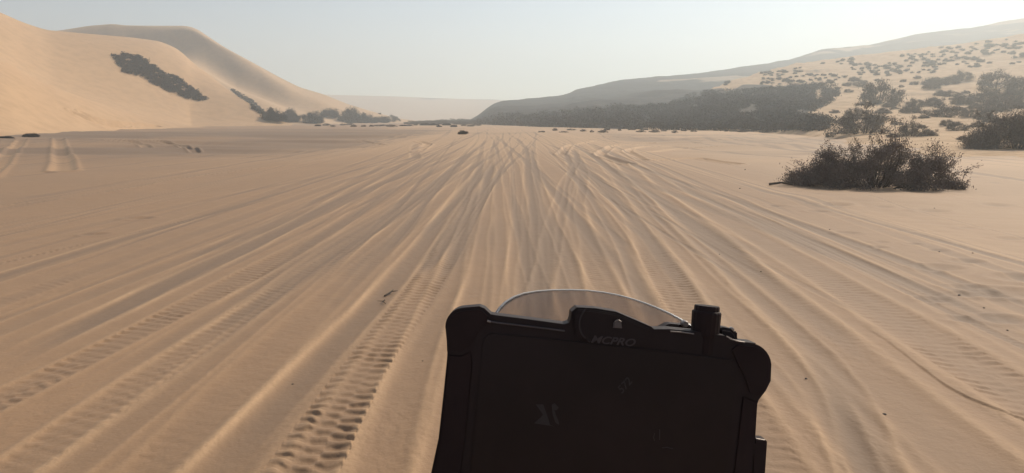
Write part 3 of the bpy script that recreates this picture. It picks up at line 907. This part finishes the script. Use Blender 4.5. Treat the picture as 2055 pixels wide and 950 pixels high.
def twig(px0, py0, px1, py1, r, label, name='twig'):
    a = Vector((*gnd(px0, py0), 0)); b = Vector((*gnd(px1, py1), 0))
    a.z = gz(a.x, a.y) + r; b.z = gz(b.x, b.y) + r * 1.3
    V = []; F = []
    m = a.lerp(b, .5) + Vector((0, 0, r * 1.5)) + (b - a).cross(Vector((0, 0, 1))).normalized() * (b - a).length * .12
    tube(V, F, [a, a.lerp(m, .6), m, m.lerp(b, .5), b], r, r * .5, 6)
    q = m + (b - a).cross(Vector((0, 0, 1))).normalized() * (b - a).length * .3 + Vector((0, 0, r))
    tube(V, F, [m, m.lerp(q, .5), q], r * .6, r * .25, 5)
    # close the butt ends
    o = add(name, np_mesh(name, np.array(V), np.array(F), M_STEM, True)); tag(o, label, name)
twig(772, 592, 789, 581, .010, 'dark crooked twig lying by the rut above the bold tread print')
twig(772, 600, 774, 610, .006, 'short thin twig just below the crooked twig near the bold tread print')
twig(1543, 373, 1590, 374, .035, 'stubby piece of driftwood poking out left of the large bush', 'driftwood')

# ------------------------------------------------------------------ tablet and windscreen of the motorcycle
M_RUB = plain('black_rubber', (0.0125, 0.005, 0.0048), .7, .25, bs=.2)
M_SHELL = plain('black_plastic', (0.0115, 0.0046, 0.0044), .6, .28, bs=.15)
M_GLASS = plain('dusty_screen_glass', (0.0095, 0.0035, 0.0036), .42, .25)
M_INK = plain('faded_grey_ink', (0.040, 0.030, 0.031), .6, .4)
M_MARK_D = plain('dull_grey_mark', (0.020, 0.0150, 0.0150), .6, .4)  # faint grey tone for the emblem and the screen marks
M_EDGE = plain('pale_metal_edge', (0.22, 0.19, 0.17), .35, .6, .7)  # pale metallic tone for thin edge strips and bolts
M_BTN = plain('grey_button', (0.075, 0.058, 0.055), .45, .5)
M_METAL = plain('dark_metal', (0.06, 0.055, 0.05), .4, .5, .8)
M_WHITE = plain('white_fairing', (0.55, 0.54, 0.52), .4, .5)

TD = 0.62
cp, sp = math.cos(PITCH), math.sin(PITCH)
RGT = Vector((1, 0, 0)); UPV = Vector((0, sp, cp)); FWD = Vector((0, cp, -sp)); CAM = Vector((0, 0, EYE))
OX, OY = 1205.0, 780.0
k_t = TD / FPX
ORG = CAM + (RGT * ((OX - 1027.5) / FPX) + UPV * ((475 - OY) / FPX) + FWD) * TD
tab_root = bpy.data.objects.new('navigation_tablet', None); COL.objects.link(tab_root)
tab_root.empty_display_size = .05
tab_root.matrix_world = Matrix.Translation(ORG) @ Matrix(((1, 0, 0, 0), (0, sp, -cp, 0), (0, cp, sp, 0), (0, 0, 0, 1)))
# local axes: x right, y up in the plate, z towards the rider
tag(tab_root, 'black rugged rider tablet tilted clockwise behind the clear windscreen, MCPRO on its top tab', 'tablet')
def L(px, py): return ((px - OX) * k_t, (OY - py) * k_t)

def plate(name, pts, z0, z1, mat, parent, bev=.002, seg=3, px=True):
    bm = bmesh.new()
    P = [L(*q) for q in pts] if px else pts
    ar = sum(P[i][0] * P[(i + 1) % len(P)][1] - P[(i + 1) % len(P)][0] * P[i][1] for i in range(len(P)))
    if ar < 0: P = P[::-1]
    vs = [bm.verts.new((x, y, z0)) for x, y in P]
    f = bm.faces.new(vs)
    r_ = bmesh.ops.extrude_face_region(bm, geom=[f])
    for e in r_['geom']:
        if isinstance(e, bmesh.types.BMVert): e.co.z = z1
    bmesh.ops.recalc_face_normals(bm, faces=bm.faces)
    if bev:
        ed = [e for e in bm.edges if all(abs(v.co.z - z1) < 1e-7 for v in e.verts)]
        bmesh.ops.bevel(bm, geom=ed, offset=bev, segments=seg, affect='EDGES', clamp_overlap=True)
    me = bpy.data.meshes.new(name); bm.to_mesh(me); bm.free(); me.materials.append(mat)
    for p in me.polygons: p.use_smooth = False
    o = add(name, me, parent)
    return o

def arc(cx, cy, r, a0, a1, n):
    return [(cx + r * math.cos(rad(a0 + (a1 - a0) * i / (n - 1))), cy - r * math.sin(rad(a0 + (a1 - a0) * i / (n - 1)))) for i in range(n)]

outline = [(826,1160),(846,1040),(865,950),(880,880),(890,790),(897,720),(898,700)] + arc(932,656,38.5,192,92,10) + [(962,615),(972,619),(985,631),(996,633),(1060,641),(1133,651),(1142,648),(1145,640),(1147,626),(1158,617),(1195,619),(1237,626),(1270,640),(1307,656),(1313,661),
           (1345,661),(1395,666),(1455,674),(1466,682),(1478,685),(1517,689)] + arc(1502,735,46.5,72,-8,8) + [(1547,765),(1537,785),(1523,803),(1520,812),(1516,880),(1510,950),(1492,1060),(1470,1180),(1200,1175)]
plate('case', outline, -.022, 0.0, M_SHELL, tab_root, .0022, 3)
# rubber bumpers at the two upper corners
plate('corner_bumper', [(897,706)] + arc(932,656,37,190,92,9) + [(960,616),(971,620),(984,632),(983,652),(962,672),(945,700),(925,712)], -.018, .0016, M_RUB, tab_root, .0025, 3)
plate('corner_bumper', [(1478,687),(1515,691)] + arc(1502,735,45,70,-8,7) + [(1545,764),(1535,784),(1521,801),(1500,792),(1490,760),(1470,720),(1462,700)], -.018, .0016, M_RUB, tab_root, .0025, 3)
# side rails
plate('side_rail', [(900,712),(925,714),(945,704),(948,730),(936,860),(920,990),(888,1160),(832,1158),(850,1040),(868,950),(883,880),(893,790)], 0.0004, .0012, M_RUB, tab_root, .0012, 2)
plate('side_rail', [(1490,795),(1520,806),(1514,880),(1508,950),(1488,1060),(1466,1176),(1438,1170),(1462,1020),(1478,900)], 0.0004, .0012, M_RUB, tab_root, .0012, 2)
scr = plate('screen', [(985,668),(1140,684),(1330,704),(1470,722),(1478,735),(1462,900),(1428,1150),(920,1120),(945,940),(958,800),(970,680)], 0.0005, .0015, M_GLASS, tab_root, .0006, 2)
# raised top tab and its slot edge
plate('top_tab', [(1152,660),(1151,630),(1161,621),(1195,623),(1235,630),(1268,644),(1303,660),(1312,668),(1300,694),(1180,688),(1156,676)], 0.0008, .0032, M_SHELL, tab_root, .0012, 2)
def strip(name, pts, wpx, z, mat, parent, r=None):
    V = []; F = []
    P = [Vector((*L(*q), z)) for q in pts]
    tube(V, F, P, wpx * k_t * .5, wpx * k_t * .5, 8)
    n_ = len(V); 
    o = add(name, np_mesh(name, np.array(V), np.array(F), mat, True), parent)
    return o
strip('slot_edge', [(981,645),(1000,648),(1060,655),(1110,661),(1133,664)], 3.2, .0012, plain('slot_highlight', (.055,.043,.041), .35, .5), tab_root)  # paler strip: highlight along the slot ridge, put in as colour
strip('slot_edge', [(978,643.5),(985,646)], 4.6, .0022, M_EDGE, tab_root)
strip('rear_edge', [(1345,665),(1370,667),(1392,670)], 2.6, .0012, M_EDGE, tab_root)
strip('rear_edge', [(1457,675),(1468,681),(1480,685),(1494,687)], 2.4, .0012, M_EDGE, tab_root)
btn = plate('button', [(1230,647),(1234,642),(1240,641),(1245,645),(1247,658),(1229,657)], .003, .0056, M_BTN, tab_root, .001, 3)
strip('button_rim', [(1232,644.5),(1236,641.8),(1241,641.8),(1245,645)], 2.6, .0052, M_EDGE, btn)

# knob: ribbed screw cap standing on the top edge
def lathe(name, prof, mat, parent, origin, axis, ns=28, flute=0.0):
    bm = bmesh.new(); axis = Vector(axis).normalized(); a = axis.orthogonal().normalized(); b = axis.cross(a)
    rings = []
    for r_, z_ in prof:
        rings.append([bm.verts.new(Vector(origin) + axis * z_ + (a * math.cos(2 * math.pi * k / ns) + b * math.sin(2 * math.pi * k / ns)) * r_ * (1 + (flute if k % 2 else 0))) for k in range(ns)])
    for i in range(len(rings) - 1):
        for k in range(ns): bm.faces.new((rings[i][k], rings[i][(k + 1) % ns], rings[i + 1][(k + 1) % ns], rings[i + 1][k]))
    bm.faces.new(rings[-1]); bm.faces.new(rings[0][::-1])
    bmesh.ops.recalc_face_normals(bm, faces=bm.faces)
    me = bpy.data.meshes.new(name); bm.to_mesh(me); bm.free(); me.materials.append(mat)
    return add(name, me, parent)
kx, ky = L(1420, 690); tx, ty = L(1426, 616)
ax = Vector((tx - kx, ty - ky, 0)); HL = ax.length
lathe('knob', [(26.5*k_t, -.010), (26.5*k_t, .005), (28*k_t, HL*.2), (29*k_t, HL*.5), (29.5*k_t, HL*.80), (28.5*k_t, HL*.84), (25.5*k_t, HL*.86), (25.3*k_t, HL*.97), (24*k_t, HL)], M_RUB, tab_root, (kx, ky, -.011), ax, 36, -.03)
# lever cap behind the knob at right
plate('rear_latch', [(1450,684),(1452,663),(1462,661),(1477,664),(1486,673),(1491,684),(1486,694),(1455,690)], -.03, -.012, M_SHELL, tab_root, .003, 3)
# side clip
clip = plate('side_clip', [(1510,893),(1517,888),(1517,882),(1538,884),(1542,889),(1538,950),(1526,1080),(1500,1078),(1511,950),(1512,915),(1508,914)], -.014, -.002, M_RUB, tab_root, .0015, 3)
strip('clip_edge', [(1519,882),(1528,883.5),(1537,885)], 2.2, -.002, M_EDGE, clip)

# writing and marks
def text_mesh(name, body, size, mat, parent, pos, rot, shear=.0, zt=.0003, weight=0.0, sx=1.0):
    c = bpy.data.curves.new(name, 'FONT'); c.body = body; c.size = size; c.extrude = zt; c.offset = weight; c.shear = shear
    c.align_x = 'CENTER'; c.align_y = 'CENTER'; c.space_character = 1.0
    t = bpy.data.objects.new(name, c); COL.objects.link(t)
    bpy.context.view_layer.update()
    me = bpy.data.meshes.new_from_object(t.evaluated_get(bpy.context.evaluated_depsgraph_get()))
    bpy.data.objects.remove(t)
    me.materials.clear(); me.materials.append(mat)
    o = add(name, me, parent); o.location = pos; o.rotation_euler = (0, 0, rot); o.scale = (sx, 1, 1)
    return o
lx, ly = L(1228, 684)
text_mesh('lettering', 'MCPRO', 21 * k_t, M_INK, tab_root, (lx, ly, .0036), rad(-5), .32, .00025, .00018, 1.22)
strip('emblem_arc', arc(1202, 650, 40, 128, 242, 14), 3.6, .0034, plain('arc_ink', (0.028, 0.020, 0.020), .6, .4), tab_root)
# screen emblem: a broken X
for pts in ([(1075,811),(1090,811),(1098,833),(1104,853),(1112,855),(1072,849),(1090,832)],
            [(1107,812),(1113,809),(1121,818),(1116,823),(1112,822),(1116,834),(1122,848),(1121,852),(1114,847),(1109,832)]):
    plate('emblem', pts, .0014, .0018, M_MARK_D, scr, 0)
lx, ly = L(1253, 774)
text_mesh('marking', '572', 22 * k_t, M_MARK_D, scr, (lx, ly, .0019), rad(48), .2, .00015, .0001, 1.0)
for pts in ([(1313,868),(1311,878),(1313,884)], [(1323,861),(1323,872),(1323,882)], [(1328,898),(1338,897),(1350,900)]):
    strip('marking', pts, 2.0, .0013, M_MARK_D, scr)

# motorcycle: windscreen in view, the rest carries it below the frame
moto = bpy.data.objects.new('motorcycle', None); COL.objects.link(moto); moto.location = (0.13, .75, 0)
tag(moto, 'motorcycle seen only by its low clear arched windscreen with black bracket behind the tablet', 'motorcycle')
WD = 0.80
def WP(px, py, d=WD):
    return CAM + (RGT * ((px - 1027.5) / FPX) + UPV * ((475 - py) / FPX) + FWD) * d
def screen_mat():
    m = bpy.data.materials.new('clear_acrylic'); m.use_nodes = True; n = m.node_tree; n.nodes.clear()
    o = N(n, 'ShaderNodeOutputMaterial'); t = N(n, 'ShaderNodeBsdfTransparent'); t.inputs[0].default_value = (.90, .875, .86, 1)
    g = N(n, 'ShaderNodeBsdfGlossy'); g.inputs['Roughness'].default_value = .12
    d = N(n, 'ShaderNodeBsdfDiffuse'); d.inputs[0].default_value = (.55, .5, .47, 1)
    lw = N(n, 'ShaderNodeLayerWeight'); lw.inputs[0].default_value = .18
    m1 = N(n, 'ShaderNodeMixShader'); n.links.new(lw.outputs['Fresnel'], m1.inputs[0]); n.links.new(t.outputs[0], m1.inputs[1]); n.links.new(g.outputs[0], m1.inputs[2])
    nn = noise_node(n, 40, 5, .7); 
    m2 = N(n, 'ShaderNodeMixShader'); n.links.new(ramp(n, nn.outputs[0], .2, .9, .22, .34), m2.inputs[0]); n.links.new(m1.outputs[0], m2.inputs[1]); n.links.new(d.outputs[0], m2.inputs[2])
    n.links.new(m2.outputs[0], o.inputs[0])
    return m
top = [(984,655),(988,645),(995,632),(1004,618),(1016,606),(1032,596),(1052,589),(1080,584.5),(1110,582.5),(1145,582),(1180,583.5),(1210,587),(1240,592.5),(1268,600),(1295,609),(1320,619),(1345,630),(1365,641),(1380,650),(1394,660)]
tp = []; 
for a, b in zip(top[:-1], top[1:]):
    for k in range(3): tp.append((a[0] + (b[0] - a[0]) * k / 3, a[1] + (b[1] - a[1]) * k / 3))
tp.append(top[-1])
V = []; nrow = 14
for (px, py) in tp:
    for j in range(nrow):
        t = j / (nrow - 1)
        yy = py + (830 - py) * t
        xn = (px - 1190) / 205.0
        # the screen wraps back at its sides and leans back towards its top edge
        bow = .035 * xn * xn
        d = WD + .03 * t - bow
        V.append(WP(px, yy, d)[:])
nc = len(tp)
F = []
for i in range(nc - 1):
    for j in range(nrow - 1): F.append((i * nrow + j, i * nrow + j + 1, (i + 1) * nrow + j + 1, (i + 1) * nrow + j))
Vw = np.array(V)
wme = np_mesh('windscreen', Vw, np.array(F), screen_mat(), True)
ws = add('windscreen', wme, moto); ws.matrix_parent_inverse = Matrix.Translation((-.13, -.75, 0))
sol = ws.modifiers.new('thickness', 'SOLIDIFY'); sol.thickness = .003
# polished rim along the cut edge; sun glint painted as warm pale colour
def rim_mat():
    m, n, b = mat_new('acrylic_edge_glint')
    b.inputs['Base Color'].default_value = (.95, .88, .78, 1); b.inputs['Roughness'].default_value = .22
    b.inputs['Transmission Weight'].default_value = .12; b.inputs['IOR'].default_value = 1.49
    return m
V2 = []; F2 = []
tube(V2, F2, [Vector(V[i * nrow]) for i in range(nc)], .0010, .0010, 8)
rim = add('rim', np_mesh('rim', np.array(V2), np.array(F2), rim_mat(), True), ws)

def mpart(name, me, mat=None):
    o = add(name, me, moto); o.matrix_parent_inverse = Matrix.Translation((-.13, -.75, 0)); return o
def plate_w(name, pts, d, th, mat):
    bm = bmesh.new()
    vs = [bm.verts.new(WP(px, py, d)) for px, py in pts]; f = bm.faces.new(vs)
    r_ = bmesh.ops.extrude_face_region(bm, geom=[f])
    for e in r_['geom']:
        if isinstance(e, bmesh.types.BMVert): e.co += FWD * th
    bmesh.ops.recalc_face_normals(bm, faces=bm.faces)
    bmesh.ops.bevel(bm, geom=list(bm.edges), offset=.0012, segments=2, affect='EDGES', clamp_overlap=True)
    me = bpy.data.meshes.new(name); bm.to_mesh(me); bm.free(); me.materials.append(mat)
    return mpart(name, me)
plate_w('windscreen_bracket', [(1312,668),(1330,657),(1344,650),(1362,652),(1386,653),(1392,658),(1400,662),(1480,666),(1480,720),(1312,720)], .74, .02, M_SHELL)
plate_w('windscreen_bracket', [(982,642),(990,630),(1000,640),(1000,720),(980,720)], .74, .015, M_SHELL)
bo = WP(1371, 648, .765)
def lathe_w(name, prof, mat, o, ax, ns=24):
    q = lathe(name, prof, mat, moto, o, ax, ns); q.matrix_parent_inverse = Matrix.Translation((-.13, -.75, 0)); return q
lathe_w('bolt', [(.004, -.004), (.004, .002), (.003, .004)], M_EDGE, WP(1374, 650, .738), -FWD, 12)
lathe_w('bolt', [(.003, -.003), (.003, .001), (.002, .002)], M_EDGE, WP(1468, 662, .738), -FWD, 12)

def tube_part(name, pts, r0, r1, mat, ns=16):
    V = []; F = []; tube(V, F, [Vector(p) for p in pts], r0, r1, ns)
    return mpart(name, np_mesh(name, np.array(V), np.array(F), mat, True))
# everything below stays under the picture's lower edge
def fairing():
    bm = bmesh.new(); secs = [(.80, 1.12, .15, .06), (.92, 1.02, .15, .16), (1.02, .90, .13, .15), (1.05, .78, .09, .10)]
    rings = []
    for y_, z_, wx, hz in secs:
        rings.append([bm.verts.new((.13 + wx * math.cos(a), y_, z_ - hz * .6 + hz * math.sin(a) * .6)) for a in np.linspace(0, 2 * math.pi, 20, endpoint=False)])
    for i in range(3):
        for k in range(20): bm.faces.new((rings[i][k], rings[i][(k + 1) % 20], rings[i + 1][(k + 1) % 20], rings[i + 1][k]))
    bm.faces.new(rings[-1]); bm.faces.new(rings[0][::-1]); bmesh.ops.recalc_face_normals(bm, faces=bm.faces)
    me = bpy.data.meshes.new('fairing'); bm.to_mesh(me); bm.free(); me.materials.append(M_WHITE)
    for p in me.polygons: p.use_smooth = True
    return mpart('fairing', me)
fairing()
tube_part('tablet_mount', [(.20, .60, 1.33), (.16, .66, 1.16), (.13, .68, 1.02)], .012, .014, M_METAL)
tube_part('windscreen_stay', [WP(1060, 800, .82)[:], (.06, .82, 1.08)], .006, .006, M_METAL)
tube_part('windscreen_stay', [WP(1330, 800, .82)[:], (.20, .82, 1.08)], .006, .006, M_METAL)
tube_part('handlebar', [(-.30, .40, 1.02), (-.12, .48, 1.0), (.0, .58, .97), (.13, .60, .97), (.26, .58, .97), (.38, .48, 1.0), (.56, .40, 1.02)], .014, .014, M_METAL)
for sx in (-1, 1):
    tube_part('fork_leg', [(.13 + sx * .10, .60, .96), (.13 + sx * .10, .98, .33)], .026, .022, M_METAL)
    tube_part('grip', [(.13 + sx * .30, .45, 1.01), (.13 + sx * .43, .40, 1.02)], .019, .019, M_RUB)
def wheel(y_, R_, name):
    bm = bmesh.new(); n1, n2 = 48, 12
    vs = [[bm.verts.new((.13 + .045 * math.cos(b), y_ + (R_ + .05 * math.sin(b)) * math.cos(a), R_ + .05 + (R_ + .05 * math.sin(b)) * math.sin(a))) for b in np.linspace(0, 2 * math.pi, n2, endpoint=False)] for a in np.linspace(0, 2 * math.pi, n1, endpoint=False)]
    for i in range(n1):
        for j in range(n2): bm.faces.new((vs[i][j], vs[(i + 1) % n1][j], vs[(i + 1) % n1][(j + 1) % n2], vs[i][(j + 1) % n2]))
    bmesh.ops.recalc_face_normals(bm, faces=bm.faces)
    me = bpy.data.meshes.new(name); bm.to_mesh(me); bm.free(); me.materials.append(M_RUB)
    o = mpart(name, me)
    V = []; F = []
    for k in range(18):
        a = 2 * math.pi * k / 18
        tube(V, F, [Vector((.13, y_, R_ + .05)), Vector((.13, y_ + math.cos(a) * (R_ - .04), R_ + .05 + math.sin(a) * (R_ - .04)))], .003, .003, 4)
    s = add('spokes', np_mesh('spokes', np.array(V), np.array(F), M_METAL, True), o); s.matrix_parent_inverse = Matrix.Identity(4)
wheel(.99, .27, 'front_wheel'); wheel(-.48, .27, 'rear_wheel')
def blob(name, c, s, mat):
    bm = bmesh.new(); bmesh.ops.create_icosphere(bm, subdivisions=3, radius=1)
    for v in bm.verts: v.co = Vector((c[0] + v.co.x * s[0], c[1] + v.co.y * s[1], c[2] + v.co.z * s[2] * (1 if v.co.z > 0 else .8)))
    me = bpy.data.meshes.new(name); bm.to_mesh(me); bm.free(); me.materials.append(mat)
    for p in me.polygons: p.use_smooth = True
    return mpart(name, me)
blob('fuel_tank', (.13, .28, .86), (.15, .28, .12), M_WHITE)
blob('seat', (.13, -.28, .84), (.12, .38, .07), M_RUB)
blob('engine', (.13, .25, .48), (.14, .24, .22), M_METAL)
tube_part('swingarm', [(.13, .1, .42), (.20, -.2, .36), (.20, -.48, .32)], .03, .022, M_METAL)

# ------------------------------------------------------------------ haze: one closed box round everything
bm = bmesh.new(); bmesh.ops.create_cube(bm, size=1.0)
for v in bm.verts: v.co = Vector((v.co.x * 2700, v.co.y * 2700, -1.5 + (v.co.z + .5) * 125))
me = bpy.data.meshes.new('haze'); bm.to_mesh(me); bm.free()
hm = bpy.data.materials.new('dusty_air'); hm.use_nodes = True; n = hm.node_tree; n.nodes.clear()
o_ = N(n, 'ShaderNodeOutputMaterial'); vol = N(n, 'ShaderNodeVolumePrincipled')
vol.inputs['Color'].default_value = (.85, .92, .94, 1); vol.inputs['Density'].default_value = .0016; vol.inputs['Anisotropy'].default_value = .45
n.links.new(vol.outputs[0], o_.inputs['Volume'])
me.materials.append(hm)
hz = add('haze', me); tag(hz, kind='stuff')
